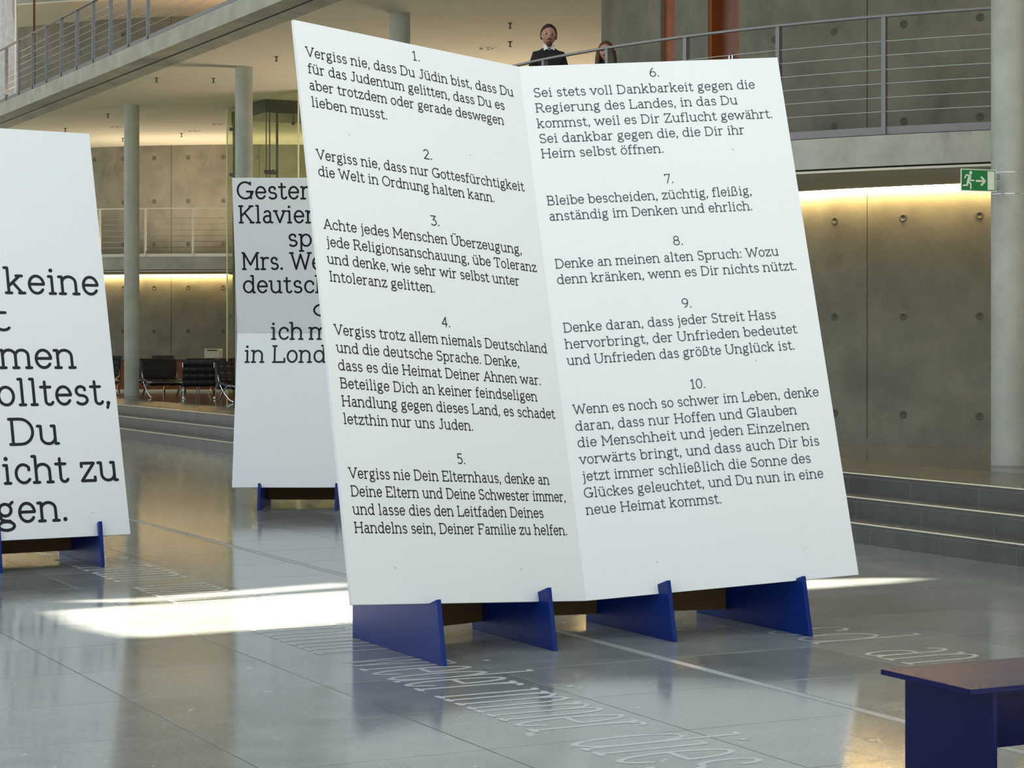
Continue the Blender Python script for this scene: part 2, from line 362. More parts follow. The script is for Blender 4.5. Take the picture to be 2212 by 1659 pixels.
def glyph_polys(ch,t,q=1.):
    """flat pieces of one letter: list of (pts, faces)"""
    out=[]
    def disc(x,y,r,n=10): out.append(([(x+r*math.cos(2*PI*i/n),y+r*math.sin(2*PI*i/n)) for i in range(n)],[tuple(range(n))]))
    def ribbon(pts,closed=False):
        n=len(pts); vs=[]; h=t/2
        for i in range(n):
            p=pts[i]; a=pts[i-1] if (i or closed) else p; b=pts[(i+1)%n] if (i<n-1 or closed) else p
            def un(u,v):
                dx,dy=v[0]-u[0],v[1]-u[1]; l=math.hypot(dx,dy)
                return (0,0) if l<1e-6 else (dx/l,dy/l)
            d1=un(a,p); d2=un(p,b)
            if d1==(0,0): d1=d2
            if d2==(0,0): d2=d1
            nx,ny=-(d1[1]+d2[1]),d1[0]+d2[0]; l=math.hypot(nx,ny) or 1; nx/=l; ny/=l
            c=max(.4,nx*-d1[1]+ny*d1[0]); k=h/c
            vs+=[(p[0]+nx*k,p[1]+ny*k),(p[0]-nx*k,p[1]-ny*k)]
        m=n if closed else n-1
        out.append((vs,[(2*i,2*i+1,(2*i+3)%(2*n),(2*i+2)%(2*n)) for i in range(m)]))
    for k,a in G[ch][1]:
        if k=='P':
            pts=[(a[i]*q,a[i+1]) for i in range(0,len(a),2)]
            for i in range(len(pts)-1): ribbon(pts[i:i+2])
            for p in pts: disc(p[0],p[1],t/2,8)
        elif k=='A':
            cx,cy,rx,ry,a0,a1=a; cx*=q; rx*=q; n=max(4,int(abs(a1-a0)/15))
            full=abs(a1-a0)>=360
            pts=[(cx+rx*math.cos(R(a0+(a1-a0)*i/n)),cy+ry*math.sin(R(a0+(a1-a0)*i/n))) for i in range(n if full else n+1)]
            ribbon(pts,full)
            if not full: disc(*pts[0],t/2,8); disc(*pts[-1],t/2,8)
        else: disc(a[0]*q,a[1],t*.72,12)
    return out
def text_w(s): return sum(G[c][0] for c in s)
def text_mesh(mb,s,fn,x0,x1,y,cap,weight,fit=None,cap_u=700,letters=None):
    """letters of s on a surface: fn(x,y) gives the 3d point; ink spans x0..x1 over the first fit letters"""
    f=s if fit is None else s[:fit]; nat=text_w(f)-90
    sx=(x1-x0)/nat if x1 is not None else cap/cap_u
    sy=cap/cap_u; cur=-45
    for ch in s:
        if letters: mb=MB()
        for gi,(vs,fs) in enumerate(glyph_polys(ch,weight,sx/sy)):
            lift=Vector(letters[3])*gi*2e-5 if letters else Vector((0,0,0))   # keeps overlapping strokes apart
            mb.add([fn(x0+cur*sx+px*sy,y+(py+weight/2)*sy)+lift for px,py in vs],fs)
        cur+=G[ch][0]
        if letters and mb.v:
            nm,m,par,fc=letters; mb.build(nm,m,par,face=fc)
    return mb
# ================================================================== DISPLAY BOARDS
def board_map(bl,u,b,off=.0015):
    """panel coords: x to the right from the left edge, y up from the bottom edge"""
    bl,u,b=Vector(bl),Vector(u),Vector(b); un=u.normalized(); bn=b.normalized(); n=bn.cross(un).normalized()
    if n.y>0: n=-n
    return (lambda x,y:bl+bn*x+un*y+n*off),n
def fin_poly(L,tall):
    # profile (s along the fin from its front, z)
    return [(0,0),(.072,.322),(.165,.292),(.20,.285),(.215,.292),(.225+.27*(tall-.3)+.0,tall),(.34+.27*(tall-.3),tall),(L,.42),(L,0)]
def fin(parent,front,dirv,L,tall=.95,t=.025,zs=1.):
    d=Vector((dirv[0],dirv[1],0)).normalized(); n=Vector((-d.y,d.x,0)); f=Vector((front[0],front[1],0))-n*t/2
    poly=[f+d*s+Vector((0,0,z*zs)) for s,z in fin_poly(L,tall)]
    return MB().prism(poly,n*t).build('foot_fin',M['blue'],parent,bevel=.002)
def beam(parent,p,q,z0,z1,t=.03):
    p=Vector((*p,0)); q=Vector((*q,0)); d=(q-p).normalized(); n=Vector((-d.y,d.x,0))*t
    o=MB().prism([p+Vector((0,0,z0)),q+Vector((0,0,z0)),q+Vector((0,0,z1)),p+Vector((0,0,z1))],n).build('cross_beam',M['mdf'],parent); return o
def screws(parent,fn,pts,n):
    for x,y in pts:
        c=fn(x,y); mb=MB(); nu=8; e1=(fn(x+.1,y)-c).normalized(); e2=(fn(x,y+.1)-c).normalized()
        mb.prism([c+e1*.004*math.cos(2*PI*i/nu)+e2*.004*math.sin(2*PI*i/nu) for i in range(nu)],n*.0015).build('screw_head',M['fascia'],parent)
# --- main board: an open book of two leaning panels
Fd=Vector((.3972,11.2559,.2157)); U=Vector((-.3588,.7100,2.9493)); La=Vector((-1.1734,-1.0404,.1079)); Rb=Vector((1.5157,.3536,.1003))
Ad=Vector((ax,ay,0))
book=thing('display_board',(.4,11.2,0),'large open-book white board printed with ten numbered German paragraphs, in the middle of the hall','display board','display boards standing in the hall')
TH=.02
TXT_L=[(.094,'1.',.781,.830),(.195,'Vergiss nie, dass Du Jüdin bist, dass Du',.060,1.495),(.287,'für das Judentum gelitten, dass Du es',.063,1.414),(.379,'aber trotzdem oder gerade deswegen',.060,1.395),(.472,'lieben musst.',.063,.556),
(.660,'2.',.781,.838),(.759,'Vergiss nie, dass nur Gottesfürchtigkeit',.062,1.487),(.850,'die Welt in Ordnung halten kann.',.062,1.253),
(1.035,'3.',.778,.837),(1.133,'Achte jedes Menschen Überzeugung,',.062,1.409),(1.227,'jede Religionsanschauung, übe Toleranz',.070,1.503),(1.319,'und denke, wie sehr wir selbst unter',.062,1.361),(1.412,'Intoleranz gelitten.',.064,.751),
(1.596,'4.',.775,.830),(1.692,'Vergiss trotz allem niemals Deutschland',.062,1.505),(1.784,'und die deutsche Sprache. Denke,',.063,1.287),(1.876,'dass es die Heimat Deiner Ahnen war.',.063,1.429),(1.969,'Beteilige Dich an keiner feindseligen',.064,1.388),(2.061,'Handlung gegen dieses Land, es schadet',.062,1.504),(2.152,'letzthin nur uns Juden.',.062,.905),
(2.333,'5.',.773,.825),(2.428,'Vergiss nie Dein Elternhaus, denke an',.062,1.401),(2.519,'Deine Eltern und Deine Schwester immer,',.062,1.506),(2.610,'und lasse dies den Leitfaden Deines',.062,1.329),(2.702,'Handelns sein, Deiner Familie zu helfen.',.061,1.485)]
TXT_R=[(.093,'6.',.771,.826),(.190,'Sei stets voll Dankbarkeit gegen die',.068,1.396),(.282,'Regierung des Landes, in das Du',.067,1.276),(.375,'kommst, weil es Dir Zuflucht gewährt.',.066,1.476),(.466,'Sei dankbar gegen die, die Dir ihr',.067,1.290),(.556,'Heim selbst öffnen.',.066,.788),
(.740,'7.',.771,.821),(.835,'Bleibe bescheiden, züchtig, fleißig,',.066,1.279),(.926,'anständig im Denken und ehrlich.',.067,1.269),
(1.109,'8.',.769,.825),(1.205,'Denke an meinen alten Spruch: Wozu',.066,1.385),(1.296,'denn kränken, wenn es Dir nichts nützt.',.065,1.479),
(1.477,'9.',.768,.823),(1.574,'Denke daran, dass jeder Streit Hass',.066,1.311),(1.667,'hervorbringt, der Unfrieden bedeutet',.064,1.424),(1.760,'und Unfrieden das größte Unglück ist.',.063,1.395),
(1.943,'10.',.752,.836),(2.038,'Wenn es noch so schwer im Leben, denke',.063,1.494),(2.131,'daran, dass nur Hoffen und Glauben',.063,1.348),(2.223,'die Menschheit und jeden Einzelnen',.063,1.408),(2.317,'vorwärts bringt, und dass auch Dir bis',.063,1.453),(2.411,'jetzt immer schließlich die Sonne des',.068,1.387),(2.502,'Glückes geleuchtet, und Du nun in eine',.063,1.447),(2.595,'neue Heimat kommst.',.063,.834)]
for side,bl,b,txt,ink in ((0,Fd+La,-La,TXT_L,'ink'),(1,Fd,Rb,TXT_R,'ink_glare')):
    fn,n=board_map(bl,U,b); W=b.length; Hh=U.length
    gap=.0002
    e=b.normalized()*gap*(1 if side else 0); e2=b.normalized()*gap*(0 if side else 1)
    # panel front is the fitted plane, thickness behind it
    pn=MB().slab(bl+e,bl+b-e2,bl+b-e2+U,bl+e+U,-n,TH).build('panel',M['panel'],book)
    for t,s,x0,x1 in txt:
        mb=text_mesh(MB(),s,fn,x0*W/1.565,x1*W/1.565,(3.055-t)*Hh/3.055,.0515,80)
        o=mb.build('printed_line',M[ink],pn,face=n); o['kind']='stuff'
        if side: o['label']='printed line of text, glare painted as paler ink'
        else: o['label']='black printed line of text'
    fn2,_=board_map(bl,U,b,0)
    screws(pn,fn2,[(.29,.18),(1.13,.17),(.29,2.46),(1.12,2.46)] if not side else [(.42,.17),(1.27,.17),(1.15,1.25),(1.2,2.5)],n)
fronts=[(-.3305,10.378,1.16),(.2266,10.888,.97),(.872,11.215,.97),(1.625,11.42,1.16)]
fins=[fin(book,(x,y),(ax,ay),L) for x,y,L in fronts]
pp=[Vector((x,y))+Vector((ax,ay))*.84 for x,y,L in fronts]
nn=Vector((ay,-ax))*.0125
beam(book,pp[0]+nn,pp[1]-nn,.055,.33); mid=(pp[1]+pp[2])/2+Vector((ax,ay))*.055
beam(book,pp[1]+nn,mid,.055,.33); beam(book,mid,pp[2]-nn,.055,.33); beam(book,pp[2]+nn,pp[3]-nn,.055,.33)
# --- left board
bd1=thing('display_board',(-2.9,14.9,0),'white leaning board with very large words ending in gen, cut by the left picture edge','display board','display boards standing in the hall')
P1=Vector((-2.7458,15.1455,.2165)); U1=Vector((-.4339,.6794,2.9488)); B1=Vector((-1.3094,-.8663,.0062))
bl1=P1+B1; fn1,n1=board_map(bl1,U1,-B1)
pn=MB().slab(bl1,P1,P1+U1,bl1+U1,-n1,TH).build('panel',M['panel'],bd1)
def inv(P0,u,b,px,py):
    """where the sight line of a photo point meets a panel: panel coords (x from P0 along b, y along u)"""
    d=Vector(((px-CX)/FL,1,-(py-HY)/FL)); o=Vector((0,0,EYE)); u=Vector(u); b=Vector(b); P0=Vector(P0)
    n=b.cross(u); t=(P0-o).dot(n)/d.dot(n); q=o+d*t-P0
    return q.dot(b.normalized()),q.dot(u.normalized())
mb=MB()
for s,xl,yl,xr,yr,fit in (('keine',14,635.6,213.6,639.3,None),('t',-20,716,20.2,716,None),('men',1.9,797.6,164,797.6,None),('olltest,',-3,879.5,239.8,874,None),('Du',21.8,963.6,128.9,961.3,None),('icht zu',8.7,1047.5,256.2,1040,None),('gen.',-4,1131,147,1128.2,None)):
    x0,y0=inv(bl1,U1,-B1,xl,yl); x1,y1=inv(bl1,U1,-B1,xr,yr)
    text_mesh(mb,s,fn1,x0,x1,(y0+y1)/2 if s!='olltest,' else y1-.005,.183,84,letters=('printed_letter',M['ink'],pn,n1))
screws(pn,fn1,[(1.30,.17)],n1)
for x,y in ((-2.90,14.93),(-3.53,14.54)): fin(bd1,(x,y),(ax,ay),1.16)
q=[Vector(p)+Vector((ax,ay))*.84 for p in ((-2.90,14.93),(-3.53,14.54),(-4.1,14.2))]
beam(bd1,q[0]-nn,q[1]+nn,.05,.33); beam(bd1,q[1]-nn,q[2],.05,.33)
# --- rear board, folded across the middle
bd2=thing('display_board',(-2.0,20.0,0),'white board folded across its middle with big words Gestern and Klavier, behind the ten-paragraph board','display board','display boards standing in the hall')
X0=-2.672; W2=1.57; hs=1.5275; LN=(.2588,.9659)
def f2(x,y,off=-.0015):
    if y<=hs: return Vector((X0+.0+x,20.08+y*LN[0]+off,.211+y*LN[1]))
    return Vector((X0+x,20.08+hs*LN[0]-(y-hs)*LN[0]+off,.211+y*LN[1]))
for k,(y0,y1) in enumerate(((0,hs-.001),(hs+.001,2*hs))):
    nr=Vector((0,LN[1],-LN[0])) if k==0 else Vector((0,LN[1],LN[0]))
    ps=[f2(0,y0,0),f2(W2,y0,0),f2(W2,y1,0),f2(0,y1,0)]
    if k==1: pass
    o=MB().slab(*ps,nr,TH).build('panel',M['panel'],bd2)
    if k==0: pn=o
mb=MB()
def inv2(px,py):
    up=py<718
    P0=f2(0,hs,0) if up else f2(0,0,0); u=Vector((0,-LN[0],LN[1])) if up else Vector((0,LN[0],LN[1]))
    x,y=inv(P0,u,(1,0,0),px,py); return x,y+(hs if up else 0)
for s,xl,yl,xr,fit in (('Gestern',512.7,431.2,668.4,6),('Klavier',516.9,482.9,678.3,7),('spr',623.5,533.5,673.7,2),('Mrs. We',523.3,583.5,671,6),('deutsch',526,633.8,678.4,6),('d',676.7,684.4,720,1),('ich',585.6,734.4,654.4,3),('m',668.3,734.4,711,1),('in Londo',528.3,784.1,702.7,7)):
    x0,y0=inv2(xl,yl); x1,_=inv2(xr,yl)
    text_mesh(mb,s,f2,x0,x1,y0,.160,82,fit,letters=('printed_letter',M['ink'],pn,(0,-1,0)))
for x in (-2.402,-1.668): fin(bd2,(x,19.925),(.0,1),.95,zs=.80)
beam(bd2,(-2.39,20.68),(-1.68,20.68),.05,.3)
fin(bd2,(-1.25,19.925),(0,1),.95,zs=.8)
# ================================================================== BENCH
bench=thing('bench',AB(5.775,5.2,0),'dark blue painted bench at the lower right corner of the picture','bench')
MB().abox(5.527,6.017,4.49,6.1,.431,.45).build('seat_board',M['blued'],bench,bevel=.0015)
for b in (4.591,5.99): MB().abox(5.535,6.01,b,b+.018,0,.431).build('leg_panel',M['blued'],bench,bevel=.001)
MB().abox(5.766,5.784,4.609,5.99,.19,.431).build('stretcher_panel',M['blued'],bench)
# ================================================================== FLOOR LETTERING
ft=MB(); BL=3.965
def ff(a_start,base): return lambda x,y: AB(a_start-x,base+y,.0007)
for s,a0,a1 in (('wieder',9.80,8.74),('immer',8.64,7.60),('dies',7.42,6.70),('nunmin',11.5,10.05),('umnimun',13.4,11.7),('minum',15.3,13.7),('nimun',17.2,15.6)):
    text_mesh(ft,s,ff(a0,BL),0,a0-a1,0,.70,30,letters=('inlaid_letter',M['letter'],floor,(0,0,1)))
for s,a0,a1 in (('sd',9.75,9.22),('an',8.86,8.42)):
    text_mesh(ft,s,ff(a0,6.46),0,a0-a1,0,.68,28,letters=('inlaid_letter',M['inlay'],floor,(0,0,1)))
# ================================================================== COLUMNS
c0=Vector((-7.78,43.05)); 
col_lab=['slim round concrete column between the left board and the lounge chairs','round concrete column directly behind the folded rear board','round concrete column whose top shows above the ten-paragraph board','round concrete column hidden behind the ten-paragraph board','nearest round concrete column, at the right edge, carrying the exit sign']
for i in range(5):
    c=c0+Vector((.4533,-.8914))*6.757*i
    if i==3: continue
    t=thing('column',(c.x,c.y,PZ),col_lab[i],'column','row of concrete columns')
    MB().cyl(c,.154,PZ,6.44,48).build('shaft',M['column'],t,smooth=True)
    MB().cyl(c,.162,PZ,PZ+.012,48).build('base_ring',M['grout'],t,smooth=True)
    if i==4: colc=c
# ================================================================== GALLERIES AND ROTUNDAS
RC=(8.4926,28.6367); RC2=(-6.3,62.5)
F1,F2,F3=3.592,6.758,9.924
def ang(c,r,px):
    """angle on circle c,r first met at picture column px"""
    k=(px-CX)/FL; A_=k*k+1; B_=-2*(c[0]*k+c[1]); C_=c[0]**2+c[1]**2-r*r; d=B_*B_-4*A_*C_
    y=(-B_-math.sqrt(max(d,0)))/(2*A_); return math.degrees(math.atan2(y-c[1],k*y-c[0]))
def sectors(name,c,r,a0,a1,z0,z1,joints,m,label=None,n=24):
    """cast wall panels, split at the vertical joints"""
    root=MB().arc(c,r-.30,r-.02,a0,a1,z0,z1,96).build(name,M['black_gap']); tag(root,label,kind='structure')
    js=[a0]+sorted(joints)+[a1]
    for i in range(len(js)-1):
        e=.0006*180/PI/ (1 if i==-1 else 1)
        MB().arc(c,r-.02,r,js[i]+(e if i else 0),js[i+1]-(e if i<len(js)-2 else 0),z0,z1,n).build('wall_panel',m,root,smooth=True)
    return root
def tie_hole(parent,c,r,a,z,big=1.):
    ar=R(a); p=Vector((c[0]+r*math.cos(ar),c[1]+r*math.sin(ar),z)); n=Vector((math.cos(ar),math.sin(ar),0)); t=Vector((-math.sin(ar),math.cos(ar),0)); u=Vector((0,0,1))
    key=('tie',big)
    mb=MB(); N=14
    prof=[(.046,.001),(.034,.006),(.026,.004),(.024,-.0),(.0,.0005)]
    ring=[]; 
    for rr,d in prof: ring.append([Vector((d,rr*big*math.cos(2*PI*i/N),rr*big*math.sin(2*PI*i/N))) for i in range(N)])
    for k in range(4):
        mb.add(ring[k]+ring[k+1],[(i,(i+1)%N,(i+1)%N+N,i+N) for i in range(N)])
    if key not in shared:
        o=mb.build('tie_hole',M['hole'],parent,local=True,smooth='all'); shared[key]=o
    else: o=shared[key].copy(); C.objects.link(o)
    o.parent=parent; o.location=p-chain(parent); o.rotation_euler=(0,0,ar)
M['hole']=mat('tie_hole_stain',(.11,.105,.088),.7,var=.2,scale=20)
# ---- right rotunda, lower wall
RW,RWU,RE=7.44,7.27,9.70
j1=ang(RC,RW,1873)
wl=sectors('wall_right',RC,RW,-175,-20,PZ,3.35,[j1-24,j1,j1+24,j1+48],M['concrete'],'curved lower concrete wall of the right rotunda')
da=-(ang(RC,RW,1803)-ang(RC,RW,2116))/2
for zz in (2.93,1.875,.82):
    for px in (1652,1803,1951,2116): tie_hole(wl,RC,RW,ang(RC,RW,px),zz)
    for k in (1,2,3): tie_hole(wl,RC,RW,ang(RC,RW,2116)+da*k,zz)
MB().arc(RC,RW,RW+.012,-175,-20,PZ,PZ+.07,96).build('skirting',M['concrete'],wl)
# ---- right rotunda, upper wall with door recesses
def upper(a0,a1,name='wall_panel',r=RWU,m=M['concrete'],parent=None,th=.4): return MB().arc(RC,r-th,r,a0,a1,F1,6.44,12).build(name,m,parent,smooth=True)
g1,g2,g3,g4=ang(RC,RWU,1427),ang(RC,RWU,1458),ang(RC,RWU,1529),ang(RC,RWU,1596)
ju=ang(RC,RWU,1873)
wu=MB().arc(RC,6.5,6.8,-200,-20,F1,6.44,60).build('wall_right',M['black_gap']); tag(wu,'curved upper concrete wall of the right rotunda',kind='structure')
for a0,a1 in ((-200,g1),(g2,g3),(g4,ju-.04),(ju+.04,ju+30),(ju+30.1,-20)): upper(a0,a1,parent=wu)
for px in (1672,1802,1952,2117):
    for zz in (5.035,3.985): tie_hole(wu,RC,RWU,ang(RC,RWU,px),zz)
o=MB().arc(RC,6.9,RWU-.05,g1,g2,F1,6.44,4).build('wood_panel',M['wood'],wu,smooth=True); o['label']='narrow bright orange wooden panel'
dr=MB().arc(RC,6.9,RWU-.14,g3,g4,F1,6.44,6).build('door_1',M['wood2'],None,smooth=True); tag(dr,'reddish wooden door recessed in the upper curved wall',kind='structure')
MB().arc(RC,RWU-.14,RWU-.02,g4-.55,g4,F1,6.44,2).build('door_frame',M['wood'],dr)
MB().arc(RC,RWU-.14,RWU-.02,g3,g3+.35,F1,6.44,2).build('door_frame',M['wood'],dr)
for px in (1577,1584):
    a=R(ang(RC,RWU-.1,px)); p=Vector((RC[0]+(RWU-.09)*math.cos(a),RC[1]+(RWU-.09)*math.sin(a),0))
    MB().cyl(p,.012,4.35,4.95,10).build('door_handle',M['chrome'],dr,smooth=True)
# ---- gallery slab builder
def gallery(c,re,rw,a0,a1,ft,nm,label,n=96,ns=20):
    s=MB().arc(c,rw,re,a0,a1,ft-.296,ft,n).build(nm,M['fascia']); tag(s,label,kind='structure')
    for p in s.data.polygons: p.use_smooth=True
    s.data.set_sharp_from_angle(angle=R(40))
    MB().arc(c,rw,re-.06,a0,a1,ft-.312,ft-.296,n).build('shadow_gap',M['black_gap'],s)
    MB().arc(c,rw+.14,re-.03,a0,a1,ft-.335,ft-.312,n).build('soffit',M['plaster'],s)
    # warm lamp strip in the slot between soffit and wall
    o=MB().arc(c,rw+.035,rw+.075,a0,a1,ft-.330,ft-.318,n).build('lamp_strip',M['cove'],s); o['label']='glowing warm lamp strip in the ceiling slot'
    return s
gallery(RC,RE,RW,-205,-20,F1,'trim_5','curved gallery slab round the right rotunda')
gallery(RC2,13.2,11.0,-150,-25,F1,'trim_6','curved gallery slab at the far end')
def arc_pts(c,r,a0,a1,z,n=64): return [Vector((c[0]+r*math.cos(R(a0+(a1-a0)*i/n)),c[1]+r*math.sin(R(a0+(a1-a0)*i/n)),z)) for i in range(n+1)]
WH=[.254,.391,.527,.662,.798,.933]; RAILH=1.164
def curved_railing(c,r,a0,a1,ft,label,post0,step,posts,wm='wire',pm='metal'):
    m=Vector((c[0]+r*math.cos(R((a0+a1)/2)),c[1]+r*math.sin(R((a0+a1)/2)),ft))
    t=thing('railing',m,label,'railing','gallery railings')
    MB().arc(c,r-.05,r+.005,a0,a1,ft+RAILH-.022,ft+RAILH,80).build('top_rail',M[pm],t)
    for h in WH: MB().tube(arc_pts(c,r-.022,a0,a1,ft+RAILH-h),.0045,6).build('wire',M[wm],t)
    MB().arc(c,r-.04,r-.03,a0,a1,ft+.008,ft+.085,80).build('kick_plate',M[pm],t)
    MB().arc(c,r-.055,r+.0,a0,a1,ft,ft+.008,80).build('base_channel',M['black_gap'],t)
    for k in posts:
        a=R(post0+step*k); d=Vector((math.cos(a),math.sin(a),0)); q=Vector((-d.y,d.x,0)); p=Vector((c[0],c[1],0))+d*(r-.035)
        pts=[p+d*sx*.03+q*sy*.021 for sx,sy in ((-1,-1),(1,-1),(1,1),(-1,1))]
        MB().hexa([v+Vector((0,0,ft+.004)) for v in pts]+[v+Vector((0,0,ft+RAILH-.02)) for v in pts]).build('post',M[pm],t)
    return t
curved_railing(RC,RE-.02,-185,-60,F1,'steel railing with wires round the right upper gallery, two people behind it',-120.5,6.73,range(-9,9))
ap=ang(RC2,13.15,416); ap2=ang(RC2,13.15,313)
curved_railing(RC2,13.15,-125,-50,F1,'far railing in front of the rear concrete wall, left of the glass lift',ap,(ap2-ap),range(-9,6),pm='steel_lit')if False else None
M['lit_steel']=mat('lit_steel',(.55,.50,.40),.3,metal=.5)  # paler, warmer copy of rail_steel: lamp light painted into the far railing
curved_railing(RC2,13.15,-125,-50,F1,'far railing in front of the rear concrete wall, left of the glass lift',ap,(ap2-ap),range(-9,4),wm='dmetal',pm='lit_steel')
# ---- rear rotunda walls
hx=[R_ for R_ in (204,266,333,406.5,482.3,556)]
for nm,z0,z1,rr,rows,lab in (('wall_back',PZ,3.35,11.0,(2.936,1.86,.8),'lower concrete wall at the far end'),('wall_back',F1,6.44,10.95,(6.13,5.057,4.0),'upper concrete wall at the far end'),('wall_back',F2,9.62,10.9,(9.2,8.15),'concrete wall on the second upper floor')):
    wv=sectors(nm,RC2,rr,-160,-20,z0,z1,[ang(RC2,rr,165),ang(RC2,rr,370),ang(RC2,rr,560)],M['concrete'],lab)
    for zz in rows:
        for px in hx: tie_hole(wv,RC2,rr,ang(RC2,rr,px),zz,1.3)
# ---- ceiling over the first upper floor and straight gallery above it
ceil=MB().abox(-20,90,11.27,52,6.436,6.47).build('ceiling',M['plaster']); tag(ceil,'plain plaster ceiling over the galleries',kind='structure')
s2=MB().abox(-20,90,10.62,52,6.478,F2).build('trim_7',M['fascia']); tag(s2,'straight concrete edge of the second gallery at upper left',kind='structure')
MB().abox(-20,90,10.98,11.3,6.462,6.478).build('shadow_gap',M['black_gap'],s2)
lip=MB(); prof=[(10.985,6.464),(11.0,6.456),(11.06,6.447),(11.27,6.434),(11.29,6.437),(11.29,6.464)]
lip.prism([AB(-20,b,z) for b,z in prof],AB(110,0,0)); lip.build('edge_moulding',M['fascia'],s2)
t=thing('railing',AB(38,10.66,F2),'long straight steel railing of the gallery at the upper left','railing','gallery railings')
MB().abox(8,58,10.63,10.685,F2+RAILH-.022,F2+RAILH).build('top_rail',M['metal'],t)
for h in WH: MB().tube([AB(8,10.655,F2+RAILH-h),AB(58,10.655,F2+RAILH-h)],.0052,6).build('wire',M['wire'],t)
MB().abox(8,58,10.66,10.67,F2+.01,F2+.085).build('kick_plate',M['metal'],t)
MB().abox(8,58,10.63,10.70,F2,F2+.01).build('base_channel',M['black_gap'],t)
pr=None
for k in range(-3,14):
    a=38.33+1.138*k-3.4*0
    if pr is None: pr=MB().abox(-.021,.021,0,.062,.004,RAILH-.02).build('post',M['metal'],t,local=True); o=pr
    else: o=pr.copy(); C.objects.link(o)
    o.parent=t; o.location=AB(a,10.635,F2)-t.location
# ---- third level at upper left
s3=MB().arc(RC2,10.9,13.6,-165,-20,9.62,10.2,80).build('trim_8',M['fascia'],smooth=True); tag(s3,'curved concrete edge of the highest gallery',kind='structure')
MB().arc(RC2,13.5,13.62,-165,-20,9.60,9.64,80).build('edge_moulding',M['plaster'],s3)
MB().arc(RC2,10.9,13.45,-165,-20,9.605,9.62,80).build('soffit',M['plaster'],s3)
# unseen walls, added to block low light from behind and from the left
for a0,a1,b0,b1,nm in ((-13.3,-13,-40,46,'wall_front_blocker'),(-13,75,-45.3,-45,'wall_left_blocker')):
    tag(MB().abox(a0,a1,b0,b1,-.2,5.5).build(nm,M['concrete']),'plain concrete wall outside the picture, added to block low light',kind='structure')
bw=MB().box(-40,40,66,66.3,0,18).build('wall_back',M['concrete']); tag(bw,'flat end wall behind the far rotunda',kind='structure')
# draped film on the second gallery
dp=MB(); n=26; pts=[]
for j in range(9):
    z=F2+.01+3.0*j/8
    for i in range(n+1):
        u=i/n; pos=AB(49-2.2*u,11.25+.10*math.sin(u*21+j*.35)+.04*math.sin(u*47+j),z); pts.append(pos)
fs=[(j*(n+1)+i,j*(n+1)+i+1,(j+1)*(n+1)+i+1,(j+1)*(n+1)+i) for j in range(8) for i in range(n)]
dt=thing('draped_sheet',AB(48,11.25,F2),'silvery draped plastic sheet hanging behind the upper left railing','sheet')
dp.add(pts,fs); o=dp.build('film',M['film'],dt,smooth='all'); sd=o.modifiers.new('t','SOLIDIFY'); sd.thickness=.01
q_=AB(46.78,11.25); MB().cyl((q_.x,q_.y),.022,F2,F2+3.0,12).build('hanging_pole',M['signwhite'],dt,smooth=True)
tag(MB().box(-10.99,-10.95,48.3,48.34,F2,9.62).build('pole',M['wood2']),'thin dark red pole beside the silvery draped sheet','pole')
# ================================================================== CEILING FITTINGS
def sprinkler(px,py,lab):
    Y=(6.436-EYE)*FL/(HY-py); X=(px-CX)/FL*Y
    t=thing('sprinkler_head',(X,Y,6.436),lab,'sprinkler','sprinkler heads on the ceiling')
    MB().cyl((X,Y),.011,6.36,6.436,8).build('stem',M['dmetal'],t); MB().cyl((X,Y),.035,6.426,6.436,12).build('collar',M['dmetal'],t)
    MB().cyl((X,Y),.028,6.352,6.360,10).build('deflector',M['dmetal'],t)
SP=[(338,168,'sprinkler head on the ceiling midway between the first two visible column tops'),(461,169,'sprinkler head on the ceiling just left of the second column top'),(597,122,'sprinkler head on the ceiling right of the second column, near the tall board'),(233,246,'sprinkler head on the ceiling left of the slim far column'),(141,277,'sprinkler head on the ceiling just above the left board'),(392,288,'sprinkler head on the lit ceiling right of the slim far column'),(265,298,'sprinkler head touching the left side of the slim far column, by the wall'),(1102,50,'upper of two sprinkler heads left of the man on the gallery'),(1102,90,'lower of two sprinkler heads left of the man on the gallery')]
for s in SP: sprinkler(*s)
for px,py,lab in ((250,274,'small ceiling diffuser left of the slim far column'),(470,268,'small ceiling diffuser next to the glass lift'),(418,283,'small ceiling diffuser between the far column and the lift'),(1050,104,'small ceiling diffuser left of the man, over the tall board')):
    Y=(6.436-EYE)*FL/(HY-py); X=(px-CX)/FL*Y
    t=thing('ceiling_diffuser',(X,Y,6.436),lab,'air diffuser','ceiling diffusers')
    MB().cyl((X,Y),.20,6.43,6.436,20).build('plate',M['plaster'],t)
    for k in range(5):
        a=2*PI*k/5; c=(X+.1*math.cos(a),Y+.1*math.sin(a)); MB().cyl(c,.028,6.426,6.431,8).build('nozzle',M['dmetal'],t)
# ================================================================== GLASS LIFT
lf=thing('glass_lift',(-5,42.5,PZ),'green glass lift shaft behind the folded rear board','lift')
cL=Vector((-5.93,43.8,0)); cR=Vector((-4.09,40.3,0)); dA=(cR-cL).normalized(); dB=Vector((ay,-ax,0)); 
def gpane(p,q,z0,z1,t=.02):
    d=(q-p).normalized(); n=Vector((-d.y,d.x,0))*t
    return MB().prism([p+Vector((0,0,z0)),q+Vector((0,0,z0)),q+Vector((0,0,z1)),p+Vector((0,0,z1))],n)
nz=4; zs=[PZ,PZ+1.5,PZ+3.0,PZ+4.5,6.436]
for i in range(4):
    gpane(cL,cR,zs[i]+.004,zs[i+1]-.004).build('glass_pane',M['glass'],lf)
    gpane(cL+dB*3.2,cL+dB*.02,zs[i]+.004,zs[i+1]-.004).build('glass_pane',M['glass'],lf)
    gpane(cR+dB*.02,cR+dB*3.2,zs[i]+.004,zs[i+1]-.004).build('glass_pane',M['glass'],lf)
